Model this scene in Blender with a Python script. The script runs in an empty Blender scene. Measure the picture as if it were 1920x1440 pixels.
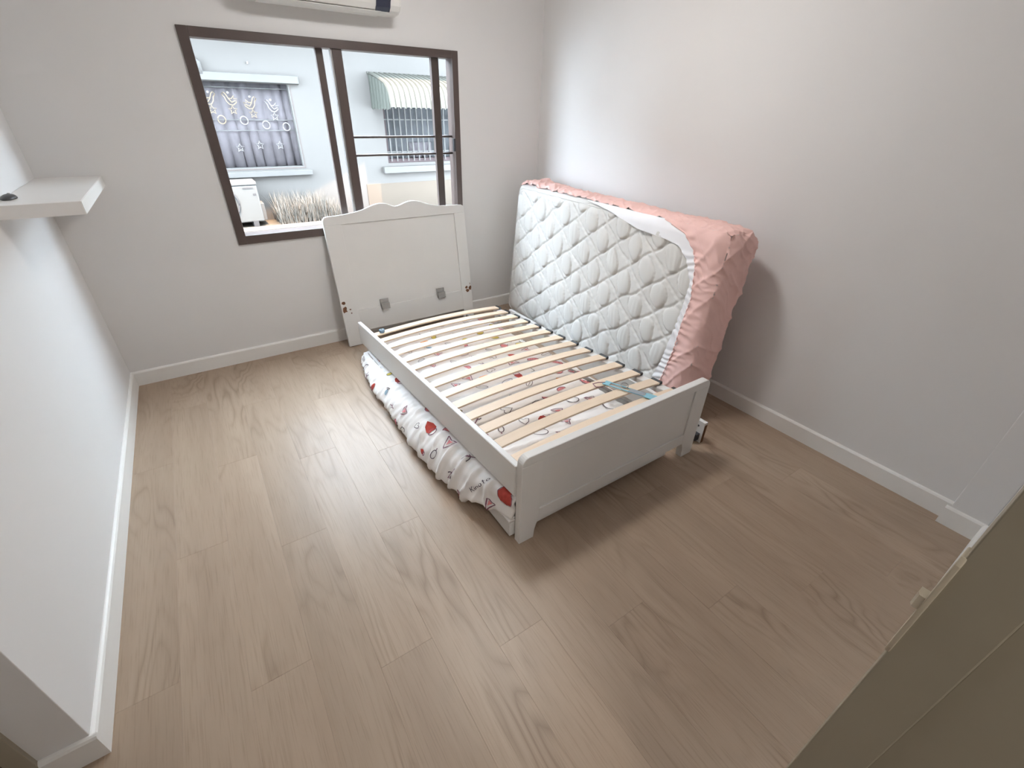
import bpy, bmesh, math, random
from mathutils import Vector, Matrix, noise
random.seed(7)
S = bpy.context.scene
COL = S.collection

# ------------------------------------------------------------------ camera
def set_camera():
    yaw, pit, rol, f = 0.5994, -0.5497, 0.0253, 838.67
    fw = Vector((math.sin(yaw)*math.cos(pit), math.cos(yaw)*math.cos(pit), math.sin(pit)))
    r = Vector((math.cos(yaw), -math.sin(yaw), 0)); u = r.cross(fw)
    c, s = math.cos(rol), math.sin(rol)
    R = c*r + s*u; U = -s*r + c*u
    m = Matrix((R, U, -fw)).transposed().to_4x4()
    m.translation = Vector((0.6346, -3.3787, 1.5741))
    cd = bpy.data.cameras.new('camera'); cd.sensor_width = 36; cd.lens = f/1920*36
    cd.clip_start = 0.02; cd.clip_end = 100
    o = bpy.data.objects.new('camera', cd); COL.objects.link(o); o.matrix_world = m
    S.camera = o
set_camera()

# ------------------------------------------------------------------ light, exposure
W_STRENGTH = 29.0
world = bpy.data.worlds.new('sky'); S.world = world; world.use_nodes = True
bg = world.node_tree.nodes['Background']
bg.inputs['Color'].default_value = (0.74, 0.87, 1.0, 1); bg.inputs['Strength'].default_value = W_STRENGTH
sd = bpy.data.lights.new('sun', 'SUN'); sd.energy = 22.0; sd.angle = 0.01; sd.color = (1.0, 0.66, 0.42)
sun = bpy.data.objects.new('sun', sd); COL.objects.link(sun)
sun.rotation_euler = Vector((0.0, 1.0, -3.2)).to_track_quat('-Z', 'Y').to_euler()
FILL_LAMP = 72.0  # emission of the added fill lamps
S.view_settings.view_transform = 'Standard'; S.view_settings.look = 'None'
S.view_settings.gamma = 1.0; S.view_settings.use_curve_mapping = False
S.view_settings.exposure = 0.18
S.cycles.use_adaptive_sampling = False
S.cycles.max_bounces = 12; S.cycles.diffuse_bounces = 7; S.cycles.transparent_max_bounces = 12

# ------------------------------------------------------------------ materials
def mat(name, col, rough=0.5, spec=0.5, metal=0.0, bump=0.0, bscale=80.0, var=0.0, vscale=4.0, emit=None):
    m = bpy.data.materials.new(name); m.use_nodes = True
    nt = m.node_tree; b = nt.nodes['Principled BSDF']
    b.inputs['Base Color'].default_value = (*col, 1); b.inputs['Roughness'].default_value = rough
    b.inputs['Specular IOR Level'].default_value = spec; b.inputs['Metallic'].default_value = metal
    tc = None
    if bump or var:
        tc = nt.nodes.new('ShaderNodeTexCoord')
    if bump:
        n = nt.nodes.new('ShaderNodeTexNoise'); n.inputs['Scale'].default_value = bscale; n.inputs['Detail'].default_value = 4
        bp = nt.nodes.new('ShaderNodeBump'); bp.inputs['Strength'].default_value = bump; bp.inputs['Distance'].default_value = 0.002
        nt.links.new(tc.outputs['Object'], n.inputs['Vector']); nt.links.new(n.outputs['Fac'], bp.inputs['Height'])
        nt.links.new(bp.outputs['Normal'], b.inputs['Normal'])
    if var:
        n = nt.nodes.new('ShaderNodeTexNoise'); n.inputs['Scale'].default_value = vscale; n.inputs['Detail'].default_value = 5
        cr = nt.nodes.new('ShaderNodeValToRGB')
        cr.color_ramp.elements[0].position = 0.3; cr.color_ramp.elements[1].position = 0.7
        cr.color_ramp.elements[0].color = (*[c*(1-var) for c in col], 1); cr.color_ramp.elements[1].color = (*[min(1, c*(1+var)) for c in col], 1)
        nt.links.new(tc.outputs['Object'], n.inputs['Vector']); nt.links.new(n.outputs['Fac'], cr.inputs['Fac'])
        nt.links.new(cr.outputs['Color'], b.inputs['Base Color'])
    if emit:
        b.inputs['Emission Color'].default_value = (*emit[0], 1); b.inputs['Emission Strength'].default_value = emit[1]
    return m

def wood_mat(name, c0, c1, c2, rough, spec, cath=1.0, rnd=0.12):
    """oak print: fine streaks along Y, cathedral rings, tone per plank"""
    m = bpy.data.materials.new(name); m.use_nodes = True
    nt = m.node_tree; L = nt.links.new; N = nt.nodes.new; b = nt.nodes['Principled BSDF']
    tc = N('ShaderNodeTexCoord'); oi = N('ShaderNodeObjectInfo')
    mul = N('ShaderNodeVectorMath'); mul.operation = 'MULTIPLY_ADD'
    cmb = N('ShaderNodeCombineXYZ')
    for k in range(3): L(oi.outputs['Random'], cmb.inputs[k])
    mul.inputs[1].default_value = (17.0, 31.0, 5.0); L(cmb.outputs[0], mul.inputs[0]); L(tc.outputs['Object'], mul.inputs[2])
    def mapped(sx, sy):
        mp = N('ShaderNodeMapping'); mp.inputs['Scale'].default_value = (sx, sy, 1.0); L(mul.outputs[0], mp.inputs['Vector']); return mp.outputs[0]
    fine = N('ShaderNodeTexNoise'); fine.inputs['Scale'].default_value = 1.0; fine.inputs['Detail'].default_value = 3
    L(mapped(260, 7), fine.inputs['Vector'])
    broad = N('ShaderNodeTexNoise'); broad.inputs['Scale'].default_value = 1.0; broad.inputs['Detail'].default_value = 3
    L(mapped(9, 0.9), broad.inputs['Vector'])
    # cathedral rings: contour lines of a stretched noise
    ring = N('ShaderNodeTexNoise'); ring.inputs['Scale'].default_value = 1.0; ring.inputs['Detail'].default_value = 2.0; ring.inputs['Roughness'].default_value = 0.35
    L(mapped(6.5, 1.1), ring.inputs['Vector'])
    mm = N('ShaderNodeMath'); mm.operation = 'MULTIPLY'; mm.inputs[1].default_value = 26.0; L(ring.outputs['Fac'], mm.inputs[0])
    fr = N('ShaderNodeMath'); fr.operation = 'PINGPONG'; fr.inputs[1].default_value = 1.0; L(mm.outputs[0], fr.inputs[0])
    pw = N('ShaderNodeMath'); pw.operation = 'POWER'; pw.inputs[1].default_value = 2.5; L(fr.outputs[0], pw.inputs[0])
    msk = N('ShaderNodeTexNoise'); msk.inputs['Scale'].default_value = 1.0; L(mapped(4.0, 1.4), msk.inputs['Vector'])
    mr = N('ShaderNodeMapRange'); mr.inputs[1].default_value = 0.46; mr.inputs[2].default_value = 0.66; mr.inputs[3].default_value = 0.06; mr.inputs[4].default_value = 0.62*cath
    L(msk.outputs['Fac'], mr.inputs[0])
    rg = N('ShaderNodeMath'); rg.operation = 'MULTIPLY'; L(pw.outputs[0], rg.inputs[0]); L(mr.outputs[0], rg.inputs[1])
    cr = N('ShaderNodeValToRGB'); cr.color_ramp.elements[0].position = 0.28; cr.color_ramp.elements[1].position = 0.72
    cr.color_ramp.elements[0].color = (*c1, 1); cr.color_ramp.elements[1].color = (*c0, 1)
    L(broad.outputs['Fac'], cr.inputs['Fac'])
    fm = N('ShaderNodeMapRange'); fm.inputs[1].default_value = 0.52; fm.inputs[2].default_value = 0.75; fm.inputs[3].default_value = 0.0; fm.inputs[4].default_value = 0.40
    L(fine.outputs['Fac'], fm.inputs[0])
    mx = N('ShaderNodeMix'); mx.data_type = 'RGBA'; L(fm.outputs[0], mx.inputs['Factor']); L(cr.outputs['Color'], mx.inputs['A']); mx.inputs['B'].default_value = (*c2, 1)
    mx2 = N('ShaderNodeMix'); mx2.data_type = 'RGBA'; L(rg.outputs[0], mx2.inputs['Factor']); L(mx.outputs['Result'], mx2.inputs['A']); mx2.inputs['B'].default_value = (*c2, 1)
    hv = N('ShaderNodeHueSaturation'); vr = N('ShaderNodeMapRange'); vr.inputs[3].default_value = 1-rnd; vr.inputs[4].default_value = 1+rnd
    L(oi.outputs['Random'], vr.inputs[0]); L(vr.outputs[0], hv.inputs['Value']); L(mx2.outputs['Result'], hv.inputs['Color'])
    L(hv.outputs['Color'], b.inputs['Base Color'])
    b.inputs['Roughness'].default_value = rough; b.inputs['Specular IOR Level'].default_value = spec
    bp = N('ShaderNodeBump'); bp.inputs['Strength'].default_value = 0.12; bp.inputs['Distance'].default_value = 0.001
    L(fine.outputs['Fac'], bp.inputs['Height']); L(bp.outputs['Normal'], b.inputs['Normal'])
    return m

def glass_mat(name, tint=(1, 1, 1), gloss=0.05):
    m = bpy.data.materials.new(name); m.use_nodes = True
    nt = m.node_tree; nt.nodes.clear(); N = nt.nodes.new; L = nt.links.new
    out = N('ShaderNodeOutputMaterial'); t = N('ShaderNodeBsdfTransparent'); t.inputs[0].default_value = (*tint, 1)
    L(t.outputs[0], out.inputs[0])
    return m

M = dict(
    wall=mat('painted_wall', (0.715, 0.708, 0.705), 0.55, 0.35, bump=0.08, bscale=160, var=0.012, vscale=2.0),
    ceil=mat('white_ceiling', (0.82, 0.82, 0.80), 0.8, 0.2, bump=0.05),
    base=mat('white_baseboard', (0.78, 0.77, 0.75), 0.35, 0.5, var=0.015),
    floor=wood_mat('oak_vinyl', (0.388, 0.292, 0.216), (0.33, 0.242, 0.176), (0.19, 0.130, 0.088), 0.40, 0.45, 1.0, 0.035),
    sub=mat('screed', (0.16, 0.11, 0.07), 0.9, 0.1, var=0.1),
    frame=mat('brown_aluminium', (0.085, 0.062, 0.055), 0.38, 0.5, var=0.06, vscale=9),
    glass=glass_mat('window_glass', (0.97, 0.98, 0.98), 0.03),
    white=mat('white_paint', (0.69, 0.68, 0.665), 0.38, 0.5, var=0.015, vscale=5),
    lam=mat('white_laminate', (0.80, 0.78, 0.76), 0.32, 0.5, var=0.02, vscale=3),
    slat=wood_mat('birch_slat', (0.72, 0.575, 0.44), (0.665, 0.52, 0.385), (0.57, 0.425, 0.30), 0.45, 0.4, 0.35, 0.05),
    black=mat('black_plastic', (0.03, 0.032, 0.036), 0.45, 0.5, bump=0.05),
    steel=mat('grey_steel', (0.34, 0.33, 0.32), 0.42, 0.5, metal=0.7, var=0.12, vscale=25),
    chip=mat('bare_fibreboard', (0.16, 0.08, 0.045), 0.9, 0.1, var=0.35, vscale=60),
    quilt=mat('quilted_cloth', (0.63, 0.6165, 0.594), 0.75, 0.2, bump=0.15, bscale=400),
    pink=mat('pink_cotton', (0.79, 0.525, 0.485), 0.85, 0.15, bump=0.18, bscale=500, var=0.05, vscale=7),
    lining=mat('white_lining', (0.84, 0.84, 0.87), 0.85, 0.15, bump=0.15, bscale=500),
    duvet=mat('white_cotton', (0.80, 0.775, 0.76), 0.85, 0.15, bump=0.15, bscale=400, var=0.02),
    p_red=mat('print_red', (0.42, 0.065, 0.05), 0.85, 0.1, var=0.15, vscale=50),
    p_pink=mat('print_pink', (0.66, 0.25, 0.26), 0.85, 0.1, var=0.15, vscale=50),
    p_or=mat('print_orange', (0.62, 0.22, 0.06), 0.85, 0.1, var=0.15, vscale=50),
    p_yel=mat('print_yellow', (0.62, 0.50, 0.12), 0.85, 0.1, var=0.15, vscale=50),
    p_blue=mat('print_blue', (0.28, 0.38, 0.46), 0.85, 0.1, var=0.15, vscale=50),
    p_ink=mat('print_ink', (0.09, 0.07, 0.085), 0.85, 0.1, var=0.2, vscale=50),
    p_plum=mat('print_plum', (0.22, 0.11, 0.15), 0.85, 0.1, var=0.2, vscale=50),
    cream=mat('cream_plastic', (0.72, 0.715, 0.69), 0.35, 0.5, var=0.01),
    screen=mat('display_panel', (0.03, 0.035, 0.06), 0.2, 0.5, var=0.05),
    jamb=mat('beige_door_frame', (0.336, 0.3, 0.232), 0.45, 0.4, bump=0.05, bscale=60, var=0.04),
    brass=mat('cream_strike', (0.52, 0.46, 0.36), 0.4, 0.5, var=0.05),
    dark_door=mat('dark_brown_door', (0.07, 0.035, 0.025), 0.4, 0.4, var=0.2, vscale=12),
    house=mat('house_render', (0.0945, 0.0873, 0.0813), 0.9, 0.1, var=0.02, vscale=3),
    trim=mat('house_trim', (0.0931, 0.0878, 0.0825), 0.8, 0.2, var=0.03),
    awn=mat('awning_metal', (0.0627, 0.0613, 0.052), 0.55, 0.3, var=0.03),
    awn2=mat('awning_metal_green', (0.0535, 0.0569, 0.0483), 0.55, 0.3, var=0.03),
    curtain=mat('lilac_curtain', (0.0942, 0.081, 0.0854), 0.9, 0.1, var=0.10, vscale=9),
    dark_room=mat('dim_blind', (0.0552, 0.0533, 0.0552), 0.8, 0.1, var=0.2, vscale=5),
    gold=mat('gold_foil', (0.1725, 0.1323, 0.0828), 0.5, 0.4, var=0.05),
    silver=mat('white_foil', (0.161, 0.1518, 0.1437), 0.5, 0.4, var=0.05),
    grass=mat('dry_grass', (0.1224, 0.1127, 0.0998), 0.9, 0.1, var=0.30, vscale=14),
    soil=mat('dry_soil', (0.0862, 0.0759, 0.0621), 0.95, 0.05, bump=0.6, bscale=40, var=0.2, vscale=9),
    kerb=mat('concrete_kerb', (0.0633, 0.0575, 0.0506), 0.9, 0.1, bump=0.3, bscale=50, var=0.08, vscale=8),
    cond=mat('condenser_metal', (0.0828, 0.0796, 0.0745), 0.5, 0.4, var=0.02),
    grille=mat('condenser_grille', (0.0483, 0.0448, 0.0448), 0.6, 0.3, var=0.1),
    far_brown=mat('brown_grille_frame', (0.045, 0.030, 0.030), 0.6, 0.2, var=0.1),
    sunlit_band=mat('sunlit_peach_render', (0.093, 0.075, 0.060), 0.9, 0.1, var=0.03),  # warm sunlight painted into the render colour
    blue=mat('pale_blue_plastic', (0.22, 0.46, 0.56), 0.3, 0.5, var=0.1, vscale=40),
    clear=mat('grey_vinyl', (0.24, 0.27, 0.30), 0.3, 0.5, var=0.1, vscale=30),
    slate=mat('slate_blue_tape', (0.16, 0.24, 0.32), 0.4, 0.4, var=0.1),
    gadget=mat('charcoal_plastic', (0.05, 0.05, 0.052), 0.4, 0.5, var=0.1),
    tube2=mat('hall_fill_diffuser', (0.9, 0.9, 0.9), 0.5, 0.2, emit=((1.0, 0.95, 0.88), 0.65*FILL_LAMP)),
    tube=mat('fill_lamp_diffuser', (0.9, 0.9, 0.9), 0.5, 0.2, emit=((1.0, 0.98, 0.96), FILL_LAMP)),
)

# ------------------------------------------------------------------ helpers
def wm(o):
    return (wm(o.parent) @ o.matrix_parent_inverse @ o.matrix_basis) if o.parent else o.matrix_basis.copy()
def link(o, parent=None):
    COL.objects.link(o)
    if parent is not None:
        o.parent = parent; o.matrix_parent_inverse = wm(parent).inverted()
    return o
def tag(o, label=None, cat=None, group=None, kind=None):
    if label: o['label'] = label
    if cat: o['category'] = cat
    if group: o['group'] = group
    if kind: o['kind'] = kind
    return o
def empty(name, loc, label=None, cat=None, group=None, kind=None):
    o = bpy.data.objects.new(name, None); o.empty_display_size = 0.1; o.location = loc; COL.objects.link(o)
    return tag(o, label, cat, group, kind)
def mesh_obj(name, verts, faces, m, parent=None, smooth=False, mats=None, midx=None):
    me = bpy.data.meshes.new(name); me.from_pydata([tuple(v) for v in verts], [], faces)
    for mm in (mats or [m]): me.materials.append(mm)
    if midx: me.polygons.foreach_set('material_index', midx)
    if smooth: me.polygons.foreach_set('use_smooth', [True]*len(me.polygons))
    me.update()
    return link(bpy.data.objects.new(name, me), parent)
def bm_obj(name, bm, m, parent=None, smooth=False, mats=None):
    me = bpy.data.meshes.new(name); bm.to_mesh(me); bm.free()
    for mm in (mats or [m]): me.materials.append(mm)
    if smooth: me.polygons.foreach_set('use_smooth', [True]*len(me.polygons))
    return link(bpy.data.objects.new(name, me), parent)
def add_box(bm, x0, x1, y0, y1, z0, z1):
    v = [bm.verts.new(p) for p in ((x0,y0,z0),(x1,y0,z0),(x1,y1,z0),(x0,y1,z0),(x0,y0,z1),(x1,y0,z1),(x1,y1,z1),(x0,y1,z1))]
    for f in ((3,2,1,0),(4,5,6,7),(0,1,5,4),(1,2,6,5),(2,3,7,6),(3,0,4,7)): bm.faces.new([v[i] for i in f])
def box(name, b, m, parent=None, bevel=0.0, seg=2):
    x0, x1, y0, y1, z0, z1 = b
    bm = bmesh.new(); add_box(bm, min(x0,x1), max(x0,x1), min(y0,y1), max(y0,y1), min(z0,z1), max(z0,z1))
    if bevel: bmesh.ops.bevel(bm, geom=list(bm.edges), offset=bevel, segments=seg, affect='EDGES', profile=0.5)
    return bm_obj(name, bm, m, parent)
def boxes(name, bl, m, parent=None, bevel=0.0):
    bm = bmesh.new()
    for b in bl: add_box(bm, *b)
    if bevel: bmesh.ops.bevel(bm, geom=list(bm.edges), offset=bevel, segments=2, affect='EDGES', profile=0.5)
    return bm_obj(name, bm, m, parent)
def prism(name, pts, axis, a0, a1, m, parent=None, bevel=0.0, smooth=False):
    """extrude a 2D outline along an axis ('x': pts=(y,z), 'y': pts=(x,z), 'z': pts=(x,y))"""
    def P(p, a):
        return {'x': (a, p[0], p[1]), 'y': (p[0], a, p[1]), 'z': (p[0], p[1], a)}[axis]
    bm = bmesh.new(); n = len(pts)
    A = [bm.verts.new(P(p, a0)) for p in pts]; B = [bm.verts.new(P(p, a1)) for p in pts]
    bm.faces.new(A); bm.faces.new(B[::-1])
    for i in range(n): bm.faces.new((A[i], B[i], B[(i+1) % n], A[(i+1) % n]))
    bmesh.ops.recalc_face_normals(bm, faces=bm.faces)
    if bevel:
        ed = [e for e in bm.edges if any(len(f.verts) == n for f in e.link_faces)]
        bmesh.ops.bevel(bm, geom=ed, offset=bevel, segments=2, affect='EDGES', profile=0.5)
    return bm_obj(name, bm, m, parent, smooth)
def tube(name, pts, r, m, parent=None, closed=False, n=8):
    """round tube along a polyline"""
    pts = [Vector(p) for p in pts]; k = len(pts); V = []; F = []
    up = Vector((0.03, 0.02, 1)).normalized()
    for i, p in enumerate(pts):
        a = pts[(i-1) % k] if (closed or i > 0) else p; b = pts[(i+1) % k] if (closed or i < k-1) else p
        t = (b-a).normalized(); s = t.cross(up)
        if s.length < 1e-3: s = t.cross(Vector((1, 0, 0)))
        s.normalize(); w = s.cross(t)
        for j in range(n):
            g = 2*math.pi*j/n; V.append(p + r*(math.cos(g)*s + math.sin(g)*w))
    for i in range(k if closed else k-1):
        for j in range(n):
            F.append((i*n+j, i*n+(j+1) % n, ((i+1) % k)*n+(j+1) % n, ((i+1) % k)*n+j))
    if not closed:
        F.append(tuple(range(n))[::-1]); F.append(tuple((k-1)*n+j for j in range(n)))
    return mesh_obj(name, V, F, m, parent, True)
def lerp(xs, ys, x):
    if x <= xs[0]: return ys[0]
    for i in range(len(xs)-1):
        if x <= xs[i+1]:
            t = (x-xs[i])/(xs[i+1]-xs[i]); return ys[i]*(1-t)+ys[i+1]*t
    return ys[-1]
def sm(a, b, x):
    t = max(0.0, min(1.0, (x-a)/(b-a))); return t*t*(3-2*t)
def rect_arc(x0, x1, z0, z1, r, n=6, corners=(1,1,1,1)):
    """rounded rectangle outline, corners bl, br, tr, tl"""
    out = []
    for (cx, cz, a0, on) in ((x0, z0, 180, corners[0]), (x1, z0, 270, corners[1]), (x1, z1, 0, corners[2]), (x0, z1, 90, corners[3])):
        if not on: out.append((cx, cz)); continue
        ox = cx + (r if cx == x0 else -r); oz = cz + (r if cz == z0 else -r)
        for k in range(n+1):
            a = math.radians(a0+90*k/n); out.append((ox+r*math.cos(a), oz+r*math.sin(a)))
    return out

# ------------------------------------------------------------------ room shell
W = 3.145; YF = -3.43; YL = -2.31; H = 2.60; TH = 0.12
WX0, WX1, WZ0, WZ1 = 0.80, 2.416, 0.80, 1.909
def structure(o): o['kind'] = 'structure'; return o

floor = structure(box('floor', (-1.02, W+0.12, -5.2, 0.12, -0.10, -0.004), M['sub']))
PW, PL = 0.182, 1.22
pm = None
i = 0; x = -0.91
while x < W-0.001:
    x1 = min(x+PW, W); off = (i*0.437) % 1.0
    y = 0.0 + off*PL
    while y > YF-0.25:
        ya, yb = min(y, 0.0), max(y-PL, YF-0.25)
        if ya-yb > 0.02 and not (x1 <= 0.001 and yb > YL):
            if x1 <= 0.001: ya = min(ya, YL)
            if pm is None:
                bm = bmesh.new(); add_box(bm, -PW/2, PW/2, -PL/2, PL/2, -0.004, 0.0)
                bmesh.ops.bevel(bm, geom=[e for e in bm.edges if all(v.co.z > -0.001 for v in e.verts)], offset=0.0007, segments=1, affect='EDGES')
                pm = bpy.data.meshes.new('plank'); bm.to_mesh(pm); bm.free(); pm.materials.append(M['floor'])
            o = bpy.data.objects.new('plank', pm)
            o.location = ((x+x1)/2, (ya+yb)/2, 0.0); o.scale = ((x1-x)/PW, (ya-yb)/PL, 1)
            link(o, floor)
        y -= PL
    x += PW; i += 1

structure(box('ceiling', (-1.02, W+TH, -5.2, TH, H, H+0.15), M['ceil']))
structure(boxes('wall_back', [(-1.02, WX0, 0, TH, -0.1, H), (WX1, W+TH, 0, TH, -0.1, H), (WX0, WX1, 0, TH, -0.1, WZ0), (WX0, WX1, 0, TH, WZ1, H)], M['wall']))
structure(box('wall_right', (W, W+TH, -5.2, 0, -0.1, H), M['wall']))
structure(box('trim_1', (W-0.05, W, YF, -3.30, 0, H), M['wall'], bevel=0.003))            # pilaster at the front right corner
structure(box('wall_left', (-0.12, 0, YL, 0, 0, H), M['wall'], bevel=0.002))
structure(boxes('wall_recess', [(-1.02, -0.85, YL, YL+0.1, 0, H), (-0.85, -0.145, YL, YL+0.1, 2.03, H), (-1.02, -0.9, -5.2, YL, 0, H)], M['wall']))
structure(boxes('wall_front', [(-1.02, 0.24, YF-0.12, YF, 0, H), (1.20, W, YF-0.12, YF, 0, H), (0.24, 1.20, YF-0.12, YF, 2.08, H), (-1.02, W, -5.2, -5.1, 0, H)], M['wall']))

# door to the recess, dark leaf with beige frame (a sliver of it shows bottom left)
dr = structure(empty('door_1', (-0.5, YL, 0)))
box('leaf', (-0.81, -0.147, YL+0.02, YL+0.06, 0.005, 2.02), M['dark_door'], dr, 0.003)
boxes('door_frame', [(-0.147, -0.105, YL-0.012, YL+0.10, 0, 2.07), (-0.852, -0.81, YL-0.012, YL+0.10, 0, 2.07), (-0.852, -0.105, YL-0.012, YL+0.10, 2.03, 2.07)], M['jamb'], dr, 0.002)
box('door_handle', (-0.77, -0.66, YL-0.04, YL-0.02, 0.98, 1.0), M['steel'], dr, 0.004)

# entrance door frame beside the camera
d2 = structure(empty('door_2', (1.16, YF, 0)))
JX = 1.135
YA = -3.391
boxes('door_frame', [(JX, 1.20, YA-0.053, YA, 0, 2.05), (0.24, 0.295, YA-0.053, YA, 0, 2.05), (0.24, 1.20, YA-0.053, YA, 2.04, 2.08)], M['jamb'], d2, 0.0015)
boxes('door_stop', [(JX+0.010, 1.20, YF-0.14, YA-0.053, 0, 2.05), (0.24, 0.305, YF-0.14, YA-0.053, 0, 2.05)], M['jamb'], d2, 0.0015)
sp = prism('strike_plate', [(JX+0.02, 1.075), (JX, 1.075), (JX-0.003, 1.085), (JX-0.005, 1.13), (JX-0.005, 1.18), (JX-0.003, 1.222), (JX, 1.232), (JX+0.02, 1.232)], 'y', YA-0.002, YA+0.0028, M['brass'], d2, 0.001)
prism('strike_lip', [(JX+0.010, YA+0.002), (JX-0.004, YA+0.002), (JX-0.004, YA+0.008), (JX, YA+0.010), (JX+0.010, YA+0.010)], 'z', 1.152, 1.170, M['brass'], sp)

# baseboards
BB = 0.097
def bb_profile(s=1): return [(0, 0), (0.014, 0), (0.014, BB-0.010), (0.010, BB-0.003), (0.004, BB), (0, BB)]
structure(prism('baseboard_back', [(-p, z) for p, z in bb_profile()], 'x', 0.0, W, M['base']))
structure(prism('baseboard_left', bb_profile(), 'y', YL, 0.0, M['base']))
structure(prism('baseboard_right', [(W-p, z) for p, z in bb_profile()], 'y', -3.30, 0.0, M['base']))
structure(prism('baseboard_pilaster', [(W-0.05-p, z) for p, z in bb_profile()], 'y', YF, -3.286, M['base']))
structure(prism('baseboard_recess', [(YL-p, z) for p, z in bb_profile()], 'x', -0.105, 0.014, M['base']))
structure(prism('baseboard_front', [(YF+p, z) for p, z in bb_profile()], 'x', 1.20, W-0.05, M['base']))

# ------------------------------------------------------------------ window
win = structure(empty('window_1', ((WX0+WX1)/2, 0.0, WZ0)))
FD0, FD1 = -0.012, 0.09
bx = lambda n, b: box(n, b, M['frame'], win, 0.002)
bx('frame_jamb', (WX0, WX0+0.050, FD0, FD1, WZ0, WZ1)); bx('frame_jamb', (WX1-0.045, WX1, FD0, FD1, WZ0, WZ1))
bx('frame_head', (WX0+0.05, WX1-0.045, FD0, FD1, WZ1-0.045, WZ1)); bx('frame_sill', (WX0+0.05, WX1-0.045, FD0, FD1, WZ0, WZ0+0.052))
bx('sash_stile', (1.487, 1.530, 0.052, 0.078, WZ0+0.05, WZ1-0.045))
bx('mullion', (1.574, 1.632, 0.004, 0.034, WZ0+0.05, WZ1-0.045))
bx('sash_stile', (2.232, 2.288, 0.030, 0.058, WZ0+0.05, WZ1-0.045))
box('sash_edge', (1.562, 1.574, 0.008, 0.032, WZ0+0.05, WZ1-0.045), M['steel'], win, 0.001)
for z in (1.396, 1.286):
    tube('safety_bar', [(1.60, 0.042, z), (WX1-0.04, 0.042, z)], 0.0075, M['frame'], win)
box('pane', (WX0+0.045, 1.50, 0.063, 0.067, WZ0+0.045, WZ1-0.04), M['glass'], win)
box('pane', (1.60, WX1-0.04, 0.018, 0.022, WZ0+0.045, WZ1-0.04), M['glass'], win)
box('sash_lock', (WX1-0.062, WX1-0.045, -0.02, 0.0, 1.30, 1.385), M['black'], win, 0.003)

# ------------------------------------------------------------------ added fill lamps on the ceilings, out of view, to brighten the room
LX, LY = 1.82, -1.52
lamp = empty('ceiling_fill_lamp', (LX, LY, H), 'added round white fill lamp on the ceiling over the bed', 'lamp')
def lathe(name, prof, m, parent, n=40, LX=LX, LY=LY):
    V = [(LX+r*math.cos(2*math.pi*j/n), LY+r*math.sin(2*math.pi*j/n), z) for r, z in prof for j in range(n)]
    F = [(k*n+j, (k+1)*n+j, (k+1)*n+(j+1) % n, k*n+(j+1) % n) for k in range(len(prof)-1) for j in range(n)]
    return mesh_obj(name, V, F, m, parent, True)
lathe('base_ring', [(0.19, H), (0.192, H-0.03), (0.185, H-0.035), (0.17, H-0.035)], M['cream'], lamp)
lathe('dome', [(0.172, H-0.034), (0.165, H-0.055), (0.14, H-0.075), (0.09, H-0.088), (0.04, H-0.093), (0.001, H-0.094)], M['tube'], lamp)
hall = empty('hall_fill_lamp', (0.75, -4.3, H), 'added round white fill lamp on the hallway ceiling behind the doorway', 'lamp')  # added hallway fill, lifts the faces turned to the doorway
lathe('base_ring', [(0.19, H), (0.192, H-0.03), (0.185, H-0.035), (0.17, H-0.035)], M['cream'], hall, LX=0.75, LY=-4.3)
lathe('dome', [(0.172, H-0.034), (0.165, H-0.055), (0.14, H-0.075), (0.09, H-0.088), (0.04, H-0.093), (0.001, H-0.094)], M['tube2'], hall, LX=0.75, LY=-4.3)

# ------------------------------------------------------------------ air conditioner
ac = empty('air_conditioner', (1.55, 0, 2.03), 'white wall-mounted air conditioner above the window', 'air conditioner')
AX0, AX1 = 1.13, 1.965
body = [(0.0, 2.045), (-0.06, 2.035), (-0.13, 2.04), (-0.165, 2.052), (-0.185, 2.075), (-0.195, 2.10), (-0.195, 2.26), (-0.175, 2.30), (-0.13, 2.315), (0, 2.315)]
prism('body', body, 'x', AX0, AX1, M['cream'], ac, 0.012)
prism('front_panel', [(-0.1955, 2.104), (-0.203, 2.106), (-0.205, 2.15), (-0.203, 2.25), (-0.185, 2.296), (-0.18, 2.296), (-0.1955, 2.255)], 'x', AX0+0.008, AX1-0.03, M['cream'], ac, 0.002)
prism('louver', [(-0.075, 2.034), (-0.13, 2.036), (-0.163, 2.0465), (-0.164, 2.044), (-0.13, 2.032), (-0.075, 2.030)], 'x', AX0+0.06, AX1-0.12, M['cream'], ac, 0.001)
prism('display', [(-0.160, 2.049), (-0.182, 2.069), (-0.196, 2.098), (-0.2035, 2.104), (-0.2065, 2.15), (-0.2085, 2.15), (-0.2065, 2.10), (-0.198, 2.092), (-0.184, 2.064), (-0.161, 2.046)], 'x', AX1-0.155, AX1-0.070, M['screen'], ac)
tube('refrigerant_pipe', [(AX0-0.0+0.02, -0.05, 2.20), (AX0-0.08, -0.045, 2.20), (AX0-0.16, -0.03, 2.24), (AX0-0.16, 0.0, 2.24)], 0.018, M['cream'], ac)

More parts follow.
